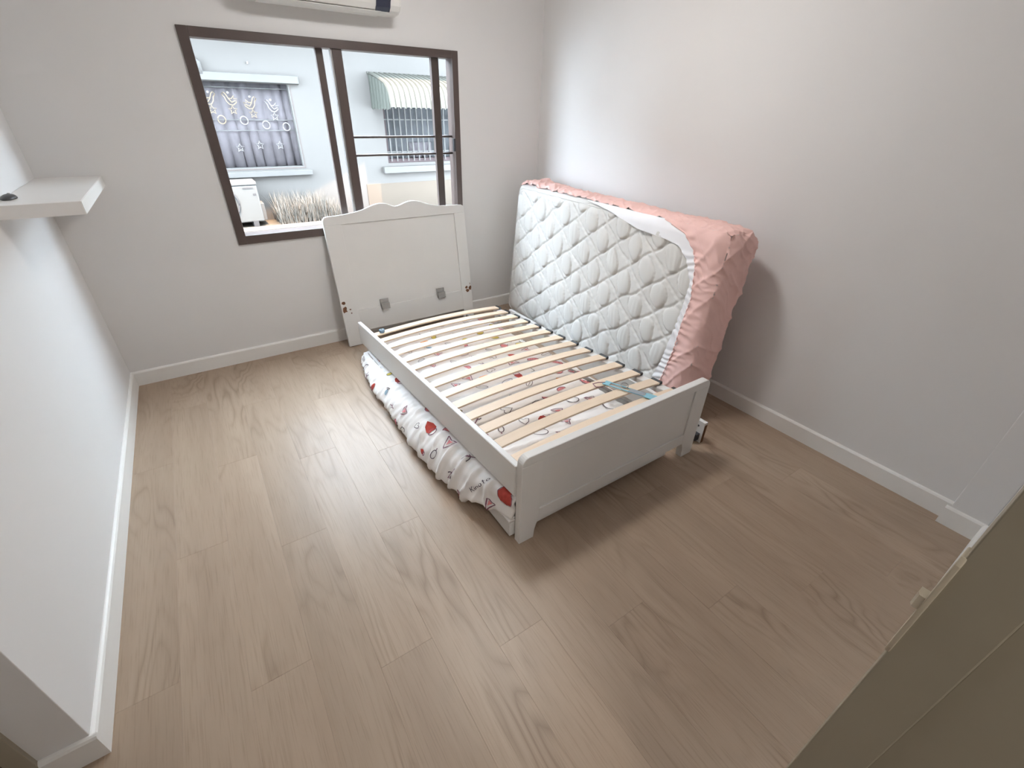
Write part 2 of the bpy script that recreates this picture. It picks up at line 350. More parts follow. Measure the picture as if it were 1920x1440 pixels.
# ------------------------------------------------------------------ corner shelf and gadget
sh = empty('wall_shelf', (0.0, -0.43, 1.18), 'thick cream floating shelf in the left wall corner', 'shelf')
box('board', (0.001, 0.262, -0.864, -0.001, 1.179, 1.229), M['lam'], sh, 0.0015)
box('edge_band', (0.262, 0.2635, -0.863, -0.002, 1.180, 1.228), M['cream'], sh)
box('edge_band', (0.002, 0.261, -0.8655, -0.864, 1.180, 1.228), M['jamb'] if False else M['lam'], sh)
gd = empty('gadget', (0.026, -0.69, 1.229), 'small dark rounded gadget lying on the cream corner shelf', 'gadget')
V = []; F = []; nr, na = 6, 20
for k in range(nr+1):
    a = k/nr*math.pi/2
    for j in range(na):
        g = 2*math.pi*j/na
        V.append((0.026+0.024*math.cos(a)*math.cos(g), -0.69+0.052*math.cos(a)*math.sin(g), 1.230+0.017*math.sin(a)))
for k in range(nr):
    for j in range(na): F.append((k*na+j, k*na+(j+1) % na, (k+1)*na+(j+1) % na, (k+1)*na+j))
F.append(tuple(range(na))[::-1])
mesh_obj('shell', V, F, M['gadget'], gd, True)
tube('wheel', [(0.022, -0.665, 1.243), (0.030, -0.665, 1.243)], 0.0045, M['steel'], gd)

# ------------------------------------------------------------------ headboard leaning under the window
hb = empty('headboard', (1.325, -0.165, 0.005), 'detached white headboard with a wavy top, leaning under the window', 'headboard')
hb.rotation_euler = (-math.radians(8), 0, 0)
def hb_add(o):                      # parts are modelled in the board's own upright frame
    o.parent = hb; o.matrix_parent_inverse = Matrix.Identity(4); return o
top = [(1.085, 0.905), (1.078, 0.922), (1.062, 0.931), (1.03, 0.933), (0.97, 0.934), (0.892, 0.938), (0.85, 0.943), (0.81, 0.951), (0.775, 0.961), (0.744, 0.971), (0.715, 0.981), (0.693, 0.986), (0.67, 0.989), (0.648, 0.989), (0.62, 0.985), (0.587, 0.975), (0.56, 0.966), (0.540, 0.9615), (0.527, 0.961), (0.510, 0.963), (0.49, 0.971), (0.474, 0.979), (0.45, 0.986), (0.426, 0.989), (0.395, 0.988), (0.363, 0.981), (0.33, 0.971), (0.287, 0.957), (0.227, 0.945), (0.155, 0.936), (0.09, 0.932), (0.036, 0.931), (0.016, 0.926), (0.003, 0.912), (0.0, 0.90)]
PX0, PX1, PZ0, PZ1 = 0.118, 0.993, 0.262, 0.873
RECESS = 0.009
# frame face is a ring around the recessed panel: stiles, rails and a shaped top rail
prism('stile', [(0.0, 0.0), (PX0, 0.0), (PX0, PZ1), (0.0, PZ1)], 'y', 0.0, 0.030, M['white'], None, 0.0015); hb_add(bpy.data.objects['stile'])
o = prism('stile', [(PX1, 0.0), (1.085, 0.0), (1.085, PZ1), (PX1, PZ1)], 'y', 0.0, 0.030, M['white'], None, 0.0015); hb_add(o)
o = prism('top_rail', [(0.0, PZ1), (1.085, PZ1)] + top, 'y', 0.0, 0.030, M['white'], None, 0.002); hb_add(o)
o = prism('bottom_rail', [(PX0, 0.10), (PX1, 0.10), (PX1, PZ0), (PX0, PZ0)], 'y', 0.0, 0.030, M['white'], None, 0.0015); hb_add(o)
o = prism('panel', [(PX0, PZ0), (PX1, PZ0), (PX1, PZ1), (PX0, PZ1)], 'y', RECESS, 0.024, M['white'], None); hb_add(o)
for bx0 in (0.290, 0.764):
    o = box('bracket', (bx0, bx0+0.066, -0.004, 0.004, 0.240, 0.314), M['steel'], None, 0.0015); hb_add(o)
    q = box('hook', (bx0+0.004, bx0+0.066, -0.022, -0.003, 0.238, 0.285), M['steel'], None, 0.002); q.parent = o; q.matrix_parent_inverse = Matrix.Identity(4)
def chip(cx, cz, rx, rz, seed):
    rr = random.Random(seed); pts = []
    for k in range(11):
        a = 2*math.pi*k/11; w = 0.65+0.6*rr.random(); pts.append((max(0.0008, min(1.0842, cx+rx*w*math.cos(a))), cz+rz*w*math.sin(a)))
    o = prism('paint_chip', pts, 'y', -0.0008, 0.0003, M['chip'], None); hb_add(o)
for k, c in enumerate([(0.020, 0.335, 0.013, 0.013), (0.022, 0.283, 0.016, 0.026), (0.060, 0.281, 0.006, 0.006), (0.064, 0.252, 0.006, 0.005), (1.040, 0.282, 0.013, 0.013), (1.045, 0.252, 0.016, 0.012), (1.072, 0.272, 0.014, 0.020), (1.073, 0.306, 0.003, 0.010)]): chip(*c, k)

# ------------------------------------------------------------------ bed frame
BX0, BX1, BYH, BYF = 1.381, 2.525, -0.29, -2.36
bed = empty('bed_frame', ((BX0+BX1)/2, -1.3, 0), 'white slatted bed frame without mattress in the middle of the floor', 'bed')
SL = (0.4305-0.2605)/2.06                      # the frame slopes down to the head end
def zrail(y): return 0.412 - SL*(y-(-2.33))    # top of side rail
def zslat(y): return zrail(y) - 0.048
# footboard: solid board with legs, recessed panel
FT = 0.466
fx = lambda n, pts, y0, y1, bv=0.002: prism(n, pts, 'y', y0, y1, M['white'], bed, bv)
FX0, FX1 = 1.388, 2.522
LP, RP, PB, PT = 1.486, 2.418, 0.158, 0.425
arcL = [(FX0+0.035-0.035*math.cos(math.radians(a)), FT-0.035+0.035*math.sin(math.radians(a))) for a in range(0, 91, 15)]
arcR = [(FX1-0.035+0.035*math.sin(math.radians(a)), FT-0.035+0.035*math.cos(math.radians(a))) for a in range(0, 91, 15)]
def foot_leg(x0, x1, cut):        # stile with a flared foot; cut = +1 foot curve on the right
    c = [(0.0, 0.098), (-0.012, 0.075), (-0.020, 0.045), (-0.024, 0.0)]
    if cut > 0: return [(x0, 0.0)] + [(x1+dx, z) for dx, z in c[::-1]] + [(x1, PT), (x0, PT)]
    return [(x1, 0.0), (x1, PT), (x0, PT)] + [(x0-dx, z) for dx, z in c]
fx('foot_stile', foot_leg(FX0, LP, 1), BYF, BYF+0.036)
fx('foot_stile', foot_leg(RP, FX1, -1), BYF, BYF+0.036)
fx('foot_rail_bottom', [(LP, 0.098), (RP, 0.098), (RP, PB), (LP, PB)], BYF, BYF+0.036)
fx('foot_rail_top', [(FX0, PT), (FX1, PT)] + arcR[::-1] + arcL[::-1], BYF, BYF+0.036, 0.003)
fx('foot_panel', [(LP, PB), (RP, PB), (RP, PT), (LP, PT)], BYF+0.008, BYF+0.030, 0)
# left side rail
def slope_box(name, x0, x1, ya, yb, za, zb, m, parent, bevel=0.002):
    """box along y between offsets za..zb below/above the rail top line"""
    bm = bmesh.new()
    P = []
    for y in (ya, yb):
        for (x, dz) in ((x0, za), (x1, za), (x1, zb), (x0, zb)): P.append(bm.verts.new((x, y, zrail(y)+dz)))
    for f in ((0,1,2,3), (7,6,5,4), (0,4,5,1), (1,5,6,2), (2,6,7,3), (3,7,4,0)): bm.faces.new([P[k] for k in f])
    bmesh.ops.recalc_face_normals(bm, faces=bm.faces)
    if bevel: bmesh.ops.bevel(bm, geom=list(bm.edges), offset=bevel, segments=2, affect='EDGES')
    return bm_obj(name, bm, m, parent)
slope_box('side_rail', BX0, BX0+0.026, BYF+0.036, BYH, -0.160, 0.0, M['white'], bed)
slope_box('slat_ledge', BX0+0.027, BX0+0.060, BYF+0.05, BYH-0.02, -0.075, -0.054, M['white'], bed)
slope_box('slat_ledge', 2.40, 2.452, BYF+0.05, BYH-0.21, -0.080, -0.054, M['white'], bed)
slope_box('support_strip', 2.235, 2.262, BYF+0.05, BYH-0.05, -0.135, -0.105, M['steel'], bed)
slope_box('head_leg', 2.400, 2.435, BYH-0.28, BYH-0.23, -0.235, -0.081, M['white'], bed)
slope_box('head_leg', 1.412, 1.440, BYH-0.08, BYH-0.03, -0.235, -0.076, M['white'], bed)
# slats: bowed birch strips with black end caps
SW = 0.062; nS = 14; X0S, X1S = 1.425, 2.440
V = []; F = []; nseg = 16
for k in range(nseg+1):
    t = k/nseg; xx = (t-0.5)*(X1S-X0S); zz = 0.020*(1-(2*t-1)**2)
    for (yy, dz) in ((-SW/2, 0.0), (SW/2, 0.0), (SW/2, 0.009), (-SW/2, 0.009)): V.append((xx, yy, zz+dz))
for k in range(nseg):
    a = 4*k
    for q in range(4): F.append((a+q, a+4+q, a+4+(q+1) % 4, a+(q+1) % 4))
F += [(0, 1, 2, 3), (4*nseg+3, 4*nseg+2, 4*nseg+1, 4*nseg)]
slat_me = bpy.data.meshes.new('slat'); slat_me.from_pydata(V, [], F); slat_me.update()
bm = bmesh.new(); bm.from_mesh(slat_me); bmesh.ops.recalc_face_normals(bm, faces=bm.faces); bm.to_mesh(slat_me); bm.free()
# grain runs along the slat: build the mesh turned so that its own Y is the length
slat_me.transform(Matrix.Rotation(math.radians(90), 4, 'Z')); slat_me.materials.append(M['slat'])
cap_me = None
for k in range(nS):
    y = -0.512 - 0.1332*k
    if k == 0: y -= 0.0
    z = zslat(y)
    o = bpy.data.objects.new('slat', slat_me); o.location = ((X0S+X1S)/2, y, z)
    o.rotation_euler = Matrix.Rotation(-math.atan(SL), 3, 'X').to_4x4().__matmul__(Matrix.Rotation(math.radians(-90), 4, 'Z')).to_euler() if True else None
    link(o, bed)
    for xe, s in ((X1S, 1), (X0S, -1)):
        if cap_me is None:
            bm = bmesh.new(); add_box(bm, -0.012, 0.010, -SW/2-0.002, SW/2+0.002, -0.005, 0.0115)
            bmesh.ops.bevel(bm, geom=list(bm.edges), offset=0.003, segments=1, affect='EDGES')
            add_box(bm, -0.008, 0.006, -0.012, 0.012, -0.020, -0.004)
            cap_me = bpy.data.meshes.new('slat_cap'); bm.to_mesh(cap_me); bm.free(); cap_me.materials.append(M['black'])
        c = bpy.data.objects.new('slat_cap', cap_me)
        c.location = (xe, y, z+0.001); c.rotation_euler = (-math.atan(SL), 0, 0); c.scale = (s, 1, 1)
        if s > 0: link(c, bed)
        else: c.location.x = xe+0.004; c.scale = (-0.5, 1, 0.8); link(c, bed)

# ------------------------------------------------------------------ trundle drawer under the bed
tr = empty('trundle_drawer', (1.9, -1.4, 0), 'low white trundle drawer pushed under the bed, holding the printed duvet', 'drawer')
TX0, TX1, TY0, TY1 = 1.366, 2.36, -2.318, -0.50
box('side_panel', (TX0, TX0+0.018, TY0, TY1, 0.022, 0.098), M['white'], tr, 0.002)
box('side_panel', (TX1-0.018, TX1, TY0, TY1, 0.022, 0.098), M['white'], tr, 0.002)
box('end_panel', (TX0+0.018, TX1-0.018, TY0, TY0+0.018, 0.022, 0.125), M['white'], tr, 0.002)
box('end_panel', (TX0+0.018, TX1-0.018, TY1-0.018, TY1, 0.022, 0.098), M['white'], tr, 0.002)
box('bottom_panel', (TX0+0.018, TX1-0.018, TY0+0.018, TY1-0.018, 0.030, 0.040), M['white'], tr)
for (cx, cy) in ((TX0+0.09, TY0+0.10), (TX1-0.09, TY0+0.10), (TX0+0.09, TY1-0.10), (TX1-0.09, TY1-0.10)):
    tube('caster', [(cx-0.010, cy, 0.0152), (cx+0.010, cy, 0.0152)], 0.015, M['black'], tr, n=14)

# ------------------------------------------------------------------ detached side rail on the floor
ls = empty('loose_side_rail', (2.63, -2.34, 0), 'loose white side rail on edge on the floor beside the right bed leg', 'bed rail')
ls.rotation_euler = (0, 0, 0.012)
def ls_add(o): o.parent = ls; o.matrix_parent_inverse = Matrix.Identity(4); return o
ls_add(box('board', (0.0, 0.026, 0.0, 1.92, 0.0, 0.135), M['white'], None, 0.0015))
ls_add(box('raw_end', (0.002, 0.024, -0.0012, 0.0, 0.002, 0.120), M['chip'], None))
ls_add(tube('bolt_hole', [(-0.0012, 0.035, 0.102), (0.001, 0.035, 0.102)], 0.006, M['black'], None, n=12))
ls_add(box('corner_bracket', (-0.035, -0.001, 0.012, 0.070, 0.018, 0.062), M['black'], None, 0.003))
ls_add(tube('bracket_bolt', [(-0.018, 0.035, 0.0), (-0.018, 0.035, 0.022)], 0.006, M['black'], None, n=10))

# ------------------------------------------------------------------ duvet in the trundle, spilling out on the left
def xleft(y): return lerp([-2.31, -2.27, -2.20, -2.10, -1.98, -1.85, -1.70, -1.50, -1.30, -1.10, -0.95, -0.75, -0.55, -0.42], [1.366, 1.352, 1.338, 1.300, 1.285, 1.258, 1.246, 1.242, 1.248, 1.258, 1.252, 1.264, 1.295, 1.335], y)
def duvet_row(y):
    zr = zrail(y)-0.160; zs = zslat(y); xl = xleft(y)
    e = sm(-2.31, -2.22, y)*sm(-0.40, -0.52, y)
    ztop = zs-0.045-0.03*(1-e)-0.05*sm(-1.5, -2.3, y)
    zb = 0.032 + 0.085*sm(-1.95, -2.28, y)
    zm = max(zb+0.02, zr-0.018)
    cp = [(2.335, 0.045), (2.338, max(0.06, ztop-0.06)), (2.27, ztop-0.012), (2.10, ztop), (1.90, ztop+0.004), (1.70, ztop), (1.56, ztop-0.004), (1.475, min(ztop-0.01, zr+0.045)), (1.425, zm+0.004), (1.395, zm-0.004),
          (1.385-(1.385-xl)*0.28, zm-0.010), (1.385-(1.385-xl)*0.60, zm*0.74+zb*0.26), (xl+0.018, zm*0.42+zb*0.58), (xl+0.002, zm*0.14+zb*0.86), (xl+0.006, zb+0.004), (xl+0.035, zb), (min(xl+0.075, 1.36), zb+0.006)]
    return cp
def catmull(cp, n):
    out = []; m = len(cp)-1
    for k in range(n+1):
        t = k/n*m; i = min(int(t), m-1); f = t-i
        P = [cp[max(0, min(m, i+d))] for d in (-1, 0, 1, 2)]
        out.append(tuple(0.5*((2*P[1][c])+(-P[0][c]+P[2][c])*f+(2*P[0][c]-5*P[1][c]+4*P[2][c]-P[3][c])*f*f+(-P[0][c]+3*P[1][c]-3*P[2][c]+P[3][c])*f**3) for c in (0, 1)))
    return out
def resample(pl, n):
    d = [0.0]
    for a, b in zip(pl, pl[1:]): d.append(d[-1]+math.hypot(b[0]-a[0], b[1]-a[1]))
    out = []; j = 0
    for k in range(n+1):
        s = d[-1]*k/n
        while j < len(d)-2 and d[j+1] < s: j += 1
        t = (s-d[j])/max(1e-9, d[j+1]-d[j]); out.append((pl[j][0]*(1-t)+pl[j+1][0]*t, pl[j][1]*(1-t)+pl[j+1][1]*t))
    return out, d[-1]
DY0, DY1, NV, NU = -2.321, -0.43, 190, 150
G = []
for v in range(NV+1):
    y = DY0+(DY1-DY0)*v/NV
    row, ln = resample(catmull(duvet_row(y), 160), NU)
    G.append([Vector((x, y, z)) for x, z in row])
def gn(u, v):
    a = G[v][max(0, u-1)]; b = G[v][min(NU, u+1)]; c = G[max(0, v-1)][u]; d = G[min(NV, v+1)][u]
    n = (b-a).cross(d-c); n.normalize(); return n
D = []
for v in range(NV+1):
    r = []
    for u in range(NU+1):
        p = G[v][u]; n = gn(u, v)
        spill = sm(1.42, 1.36, p.x)
        q = Vector((p.x*5, p.y*9, p.z*5))
        w = 0.006*noise.noise(q*1.3) + 0.005*noise.noise(q*3.1+Vector((7, 3, 1)))
        # folds: creases running over the side, tighter near the foot end
        arc = u/NU*1.55
        f1 = abs(math.sin(p.y*26+2.2*noise.noise(Vector((arc*3, p.y*2.5, 2)))+arc*5))
        f2 = abs(math.sin(p.y*61+3.0*noise.noise(Vector((arc*6, p.y*5, 4)))-arc*9))
        fold = (1-f1)**3*(0.010+0.010*sm(-1.4, -2.1, p.y)) + 0.005*(1-f2)**2
        w2 = -fold*spill + 0.007*spill*noise.noise(Vector((p.y*6, arc*4, 9)))
        under = (1-spill)
        if under > 0.5:      # keep below the slats
            w = min(w, 0.006); w2 = -0.010*(1-abs(math.sin(p.x*9+p.y*34)))**3*sm(-1.6, -2.1, p.y)
        amp = sm(0, 6, min(v, NV-v))*sm(0, 6, min(u, NU-u))
        r.append(p + n*(w+w2)*amp*sm(0.0, 0.02, abs(p.x-1.395)))
    D.append(r)
# the surface normal must point outward (up on top, left on the spill)
test = (D[60][61]-D[60][59]).cross(D[61][60]-D[59][60]); SGN = 1.0 if test.z > 0 else -1.0
V = [p for r in D for p in r]; F = []
for v in range(NV):
    for u in range(NU):
        a = v*(NU+1)+u; f = (a, a+1, a+NU+2, a+NU+1); F.append(f if SGN > 0 else f[::-1])
du = empty('duvet', (1.85, -1.37, 0.03), 'white duvet with fruit print spilling out under the left bed rail', 'duvet')
cov = mesh_obj('cover', V, F, M['duvet'], du, True)
sol = cov.modifiers.new('thick', 'SOLIDIFY'); sol.thickness = 0.012; sol.offset = -1.0
ARC = 1.55
def surf(s, y, off=0.0016):
    """point on the duvet at arc s (from the right edge) and depth y"""
    fu = max(0.001, min(NU-1.001, s/ARC*NU)); fv = max(0.001, min(NV-1.001, (y-DY0)/(DY1-DY0)*NV))
    u, v = int(fu), int(fv); a, b = fu-u, fv-v
    p = (D[v][u]*(1-a)+D[v][u+1]*a)*(1-b)+(D[v+1][u]*(1-a)+D[v+1][u+1]*a)*b
    n = (D[v][u+1]-D[v][u]).cross(D[v+1][u]-D[v][u])*SGN
    if n.length > 1e-12: n.normalize()
    return p+n*off
PR = dict(V=[], F=[], I=[]); PM = ['p_red', 'p_pink', 'p_or', 'p_yel', 'p_blue', 'p_ink', 'p_plum']
def put(poly2d, s0, y0, ang, sc, m, off=0.0032, rings=5):
    c, sn = math.cos(ang), math.sin(ang)
    cx = sum(p[0] for p in poly2d)/len(poly2d); cy = sum(p[1] for p in poly2d)/len(poly2d)
    T = lambda px, py: surf(s0+sc*(c*px-sn*py), y0+sc*(sn*px+c*py), off)
    base = len(PR['V']); n = len(poly2d); PR['V'].append(T(cx, cy))
    for k in range(1, rings+1):
        for p in poly2d: PR['V'].append(T(cx+(p[0]-cx)*k/rings, cy+(p[1]-cy)*k/rings))
    for j in range(n):
        PR['F'].append((base, base+1+j, base+1+(j+1) % n)); PR['I'].append(PM.index(m))
    for k in range(rings-1):
        for j in range(n):
            a = base+1+k*n; PR['F'].append((a+j, a+n+j, a+n+(j+1) % n, a+(j+1) % n)); PR['I'].append(PM.index(m))
def stroke(pl, s0, y0, ang, sc, m, wd=0.0022, closed=False, off=0.0038):
    c, sn = math.cos(ang), math.sin(ang); n = len(pl)
    fine = []
    for k in range(n if closed else n-1):
        a, b = pl[k], pl[(k+1) % n]; st = max(1, int(math.hypot(b[0]-a[0], b[1]-a[1])*sc/0.006))
        for q in range(st): fine.append((a[0]+(b[0]-a[0])*q/st, a[1]+(b[1]-a[1])*q/st))
    if not closed: fine.append(pl[-1])
    base = len(PR['V']); n = len(fine)
    for k, p in enumerate(fine):
        a = fine[(k-1) % n] if closed or k else p; b = fine[(k+1) % n] if closed or k < n-1 else p
        dx, dy = b[0]-a[0], b[1]-a[1]; l = math.hypot(dx, dy) or 1; nx, ny = -dy/l*wd/sc, dx/l*wd/sc
        for sg in (-1, 1):
            px, py = p[0]+sg*nx, p[1]+sg*ny
            PR['V'].append(surf(s0+sc*(c*px-sn*py), y0+sc*(sn*px+c*py), off))
    for k in range(n if closed else n-1):
        a = base+2*k; b = base+2*((k+1) % n); PR['F'].append((a, a+1, b+1, b)); PR['I'].append(PM.index(m))
def circ(r, n=20, cx=0, cy=0, e=1.0, a0=0, a1=360): return [(cx+r*math.cos(math.radians(a0+(a1-a0)*k/n)), cy+r*e*math.sin(math.radians(a0+(a1-a0)*k/n))) for k in range(n)]
def half(r, n=14): return [(r*math.cos(math.pi*k/n), -r*math.sin(math.pi*k/n)*0.8) for k in range(n+1)]
def motif(kind, s, y, ang, sc=0.035):
    sc *= 1.25
    if kind == 'melon':
        put(half(1.0), s, y, ang, sc, 'p_pink'); stroke(half(1.05), s, y, ang, sc, 'p_plum', 0.0026)
        for k in (-0.45, 0.0, 0.45): put(circ(0.09, 6, k, -0.3), s, y, ang, sc, 'p_ink', 0.0038, 1)
    elif kind == 'slice':
        tri = [(-0.8, -0.5), (0.9, -0.35), (0.35, 0.1), (-0.1, 0.95), (-0.5, 0.3)]
        stroke(tri, s, y, ang, sc, 'p_plum', 0.0024, True); put([(p[0]*0.5, p[1]*0.5) for p in tri], s, y, ang, sc, 'p_pink')
    elif kind == 'cookie':
        pts = [((1.0+0.13*math.sin(5*a+s*40))*math.cos(a), (0.72+0.12*math.cos(3*a))*math.sin(a)) for a in [2*math.pi*k/24 for k in range(24)]]
        put(pts, s, y, ang, sc, 'p_or')
        for k in range(9): put(circ(0.07, 6, 0.62*math.cos(k*2.4)*math.sqrt(k/9), 0.5*math.sin(k*2.4)*math.sqrt(k/9)), s, y, ang, sc, 'p_ink', 0.0038, 1)
    elif kind == 'straw':
        pts = [(0, -1.0), (0.45, -0.5), (0.6, 0.1), (0.4, 0.5), (0, 0.45), (-0.4, 0.5), (-0.6, 0.1), (-0.45, -0.5)]
        put(pts, s, y, ang, sc, 'p_red'); stroke(circ(0.48, 12, 0, 0.55, 0.8), s, y, ang, sc, 'p_plum', 0.0022, True)
    elif kind == 'apple':
        pts = [(0, 0.7), (0.35, 0.95), (0.8, 0.8), (1.0, 0.3), (0.85, -0.35), (0.45, -0.9), (0, -1.0), (-0.45, -0.9), (-0.85, -0.35), (-1.0, 0.3), (-0.8, 0.8), (-0.35, 0.95)]
        put(pts, s, y, ang, sc, 'p_red'); stroke(pts, s, y, ang, sc, 'p_plum', 0.0016, True)
    elif kind == 'leaf':
        stroke(circ(1.0, 18, 0, 0, 0.45), s, y, ang, sc, 'p_ink', 0.0017, True); stroke([(-0.9, 0), (0.9, 0)], s, y, ang, sc, 'p_ink', 0.0014)
    elif kind == 'lemon':
        put(circ(0.8, 16, 0, 0, 0.6), s, y, ang, sc, 'p_yel'); stroke(circ(0.85, 18, 0, 0, 0.62), s, y, ang, sc, 'p_ink', 0.0016, True)
    elif kind == 'ring':
        stroke(circ(0.9, 20, 0, 0, 0.62), s, y, ang, sc, 'p_ink', 0.0020, True); stroke([(-0.95, 0), (-1.4, 0.15)], s, y, ang, sc, 'p_plum', 0.0026)
    elif kind == 'sprig':
        stroke([(0, -1), (0.05, -0.2), (0, 1)], s, y, ang, sc, 'p_plum', 0.0028)
        for sg in (-1, 1): stroke([(0, 0.1), (sg*0.3, -0.05), (sg*0.45, -0.4)], s, y, ang, sc, 'p_ink', 0.0022)
    elif kind == 'heart':
        h = [(0, -0.8), (0.6, -0.1), (0.7, 0.4), (0.35, 0.6), (0, 0.3), (-0.35, 0.6), (-0.7, 0.4), (-0.6, -0.1)]
        stroke(h, s, y, ang, sc, 'p_ink', 0.0018, True)
    elif kind == 'berry':
        put(circ(0.7, 14), s, y, ang, sc, 'p_pink'); stroke(circ(0.75, 16), s, y, ang, sc, 'p_plum', 0.002, True); stroke([(0, 0.7), (0.3, 1.2)], s, y, ang, sc, 'p_ink', 0.002)
    elif kind == 'fish':
        put(circ(0.7, 14, 0, 0, 0.5), s, y, ang, sc, 'p_blue'); stroke([(0.6, 0), (1.1, 0.4), (1.1, -0.4), (0.6, 0)], s, y, ang, sc, 'p_ink', 0.0018)
    elif kind == 'bean':
        stroke(circ(0.8, 12, 0, 0, 0.7, 0, 230), s, y, ang, sc, 'p_ink', 0.0024)
    elif kind == 'word':
        return
GL = {  # pen strokes of the handwriting, one unit high
    'K': [[(0, 0), (0, 1)], [(0.5, 1), (0, 0.4)], [(0.15, 0.55), (0.5, 0)]], 'i': [[(0, 0), (0, 0.55)], [(0, 0.75), (0, 0.82)]],
    'n': [[(0, 0), (0, 0.55)], [(0, 0.4), (0.2, 0.55), (0.38, 0.4), (0.38, 0)]], 'o': [[(0.2, 0), (0, 0.2), (0.05, 0.45), (0.2, 0.55), (0.38, 0.4), (0.38, 0.15), (0.2, 0)]],
    't': [[(0.15, 0.9), (0.15, 0.05), (0.3, 0)], [(0, 0.6), (0.32, 0.6)]], 'l': [[(0, 0), (0, 1)]],
    'e': [[(0, 0.3), (0.36, 0.3), (0.3, 0.52), (0.12, 0.52), (0, 0.3), (0.1, 0.03), (0.36, 0.06)]], 'm': [[(0, 0), (0, 0.55)], [(0, 0.4), (0.15, 0.55), (0.28, 0.4), (0.28, 0)], [(0.28, 0.4), (0.43, 0.55), (0.56, 0.4), (0.56, 0)]],
    'v': [[(0, 0.55), (0.2, 0), (0.4, 0.55)]]}
def word(txt, s, y, ang, h=0.022):
    px = 0.0
    for ch in txt:
        for st in GL[ch]: stroke([(px+a, -b) for a, b in st], s, y, ang, h, 'p_ink', 0.0017)
        px += max(a for st in GL[ch] for a, b in st)+0.22
rr = random.Random(21); placed = []
for (k, s, y, a, sc) in (('apple', 1.352, -2.268, 2.3, 0.036), ('ring', 1.225, -2.08, 2.2, 0.030), ('berry', 1.235, -1.70, 2.0, 0.026), ('slice', 1.275, -1.80, 2.4, 0.036), ('straw', 1.30, -1.62, 3.3, 0.044),
        ('straw', 1.262, -1.02, 3.2, 0.042), ('sprig', 1.385, -1.93, 1.9, 0.032), ('sprig', 1.26, -1.97, 2.2, 0.034), ('heart', 1.35, -1.53, 2.2, 0.020), ('slice', 1.235, -1.18, 1.6, 0.032), ('slice', 1.465, -2.20, 2.8, 0.026),
        ('cookie', 0.66, -2.23, 0.3, 0.042), ('cookie', 0.80, -1.46, 0.4, 0.036), ('cookie', 0.22, -2.12, 0.3, 0.040), ('cookie', 0.42, -1.72, 0.5, 0.036), ('lemon', 0.62, -2.13, 0.4, 0.034), ('melon', 0.62, -1.84, 0.6, 0.036), ('melon', 0.27, -1.66, 0.5, 0.034), ('cookie', 0.88, -0.74, 0.2, 0.034)):
    motif(k, s, y, a, sc); placed.append((s, y))
word('Kinoto', 1.425, -2.095, -2.35, 0.032); placed.append((1.36, -2.14)); placed.append((1.32, -2.18))
word('lemon', 0.60, -2.20, 2.5, 0.034); placed.append((0.55, -2.11))
word('love', 0.40, -1.90, 2.7, 0.036); placed.append((0.38, -1.87))
word('lemon', 0.86, -1.75, 2.7, 0.032); placed.append((0.80, -1.72))
kinds = ['melon', 'slice', 'leaf', 'straw', 'ring', 'sprig', 'heart', 'berry', 'bean', 'bean', 'leaf', 'fish', 'lemon', 'slice']
for k in range(2600):
    s, y = rr.uniform(0.10, 1.46), rr.uniform(-2.26, -0.50)
    if all((s-a)**2+(y-b)**2 > 0.100**2 for a, b in placed) and not 0.90 < s < 1.0:
        placed.append((s, y)); motif(rr.choice(kinds), s, y, rr.uniform(0, 6.3), rr.uniform(0.018, 0.030)*(1.3 if s < 0.9 else 1.0))
tag(mesh_obj('fruit_print', PR['V'], PR['F'], None, du, True, [M[k] for k in PM], PR['I']), kind='stuff')

# ------------------------------------------------------------------ mattress leaning against the right wall
ML, MH, MT = 1.9633, 1.068, 0.2399; psi, al = 0.033, 0.0843
el = Vector((math.sin(psi), math.cos(psi), 0)); bdir = Vector((math.cos(psi), -math.sin(psi), 0))
eh = Vector((0, 0, math.cos(al))) + math.sin(al)*bdir; et = bdir*math.cos(al) - Vector((0, 0, math.sin(al)))
MO = Vector((2.6826, -2.1184, MT*math.sin(al)+0.001))
def rb(p, size, r, off=0.0):
    """rounded box: p on the surface of [0,size]; returns local position and normal"""
    inn = Vector([max(r, min(size[k]-r, p[k])) for k in range(3)]); n = p-inn
    if n.length < 1e-9: n = Vector((0, 0, -1))
    n.normalize(); return inn+n*(r+off), n
def tow(q): return MO + el*q.x + eh*q.y + et*q.z
A_ = (-0.129, -0.105); B_ = (0.159, -0.120); det = A_[0]*B_[1]-A_[1]*B_[0]
def quilt(l, h):
    dl, dh = l-0.752, h-0.743
    # diagonal stitch lines wander a little
    dl += 0.016*noise.noise(Vector((l*9, h*9, 1))); dh += 0.014*noise.noise(Vector((l*9, h*9, 5)))
    p = (dl*B_[1]-dh*B_[0])/det; q = (A_[0]*dh-A_[1]*dl)/det
    fp, fq = p-round(p), q-round(q)
    d = min(0.5-abs(fp), 0.5-abs(fq))
    x = fp*A_[0]+fq*B_[0]; z = fp*A_[1]+fq*B_[1]
    pil = sm(0.0, 0.10, d)
    xx = x - 0.14*z
    e = (xx/0.056)**2+(z/0.080)**2
    pad = math.sqrt(max(0.0, 1-e)) if e < 1 else 0.0
    if 1 <= e: pad = -0.35*max(0.0, 1-(e-1)*5)           # stitched groove round each pad
    crease = 0.10*math.sin(xx*190+3*noise.noise(Vector((l*3, h*3, 4))))*max(0, pad)*sm(0.1, 0.5, noise.noise(Vector((l*5, h*4, 8)))+0.3)
    bead = 0.0
    if d < 0.10:
        along = fp if (0.5-abs(fq)) < (0.5-abs(fp)) else fq
        bead = 0.55*abs(math.sin(along*math.pi*4))*(1-abs(d-0.05)/0.05 if d < 0.10 else 0)
    return 0.008*pil + 0.0145*pad + 0.012*crease + 0.008*max(0.0, bead)
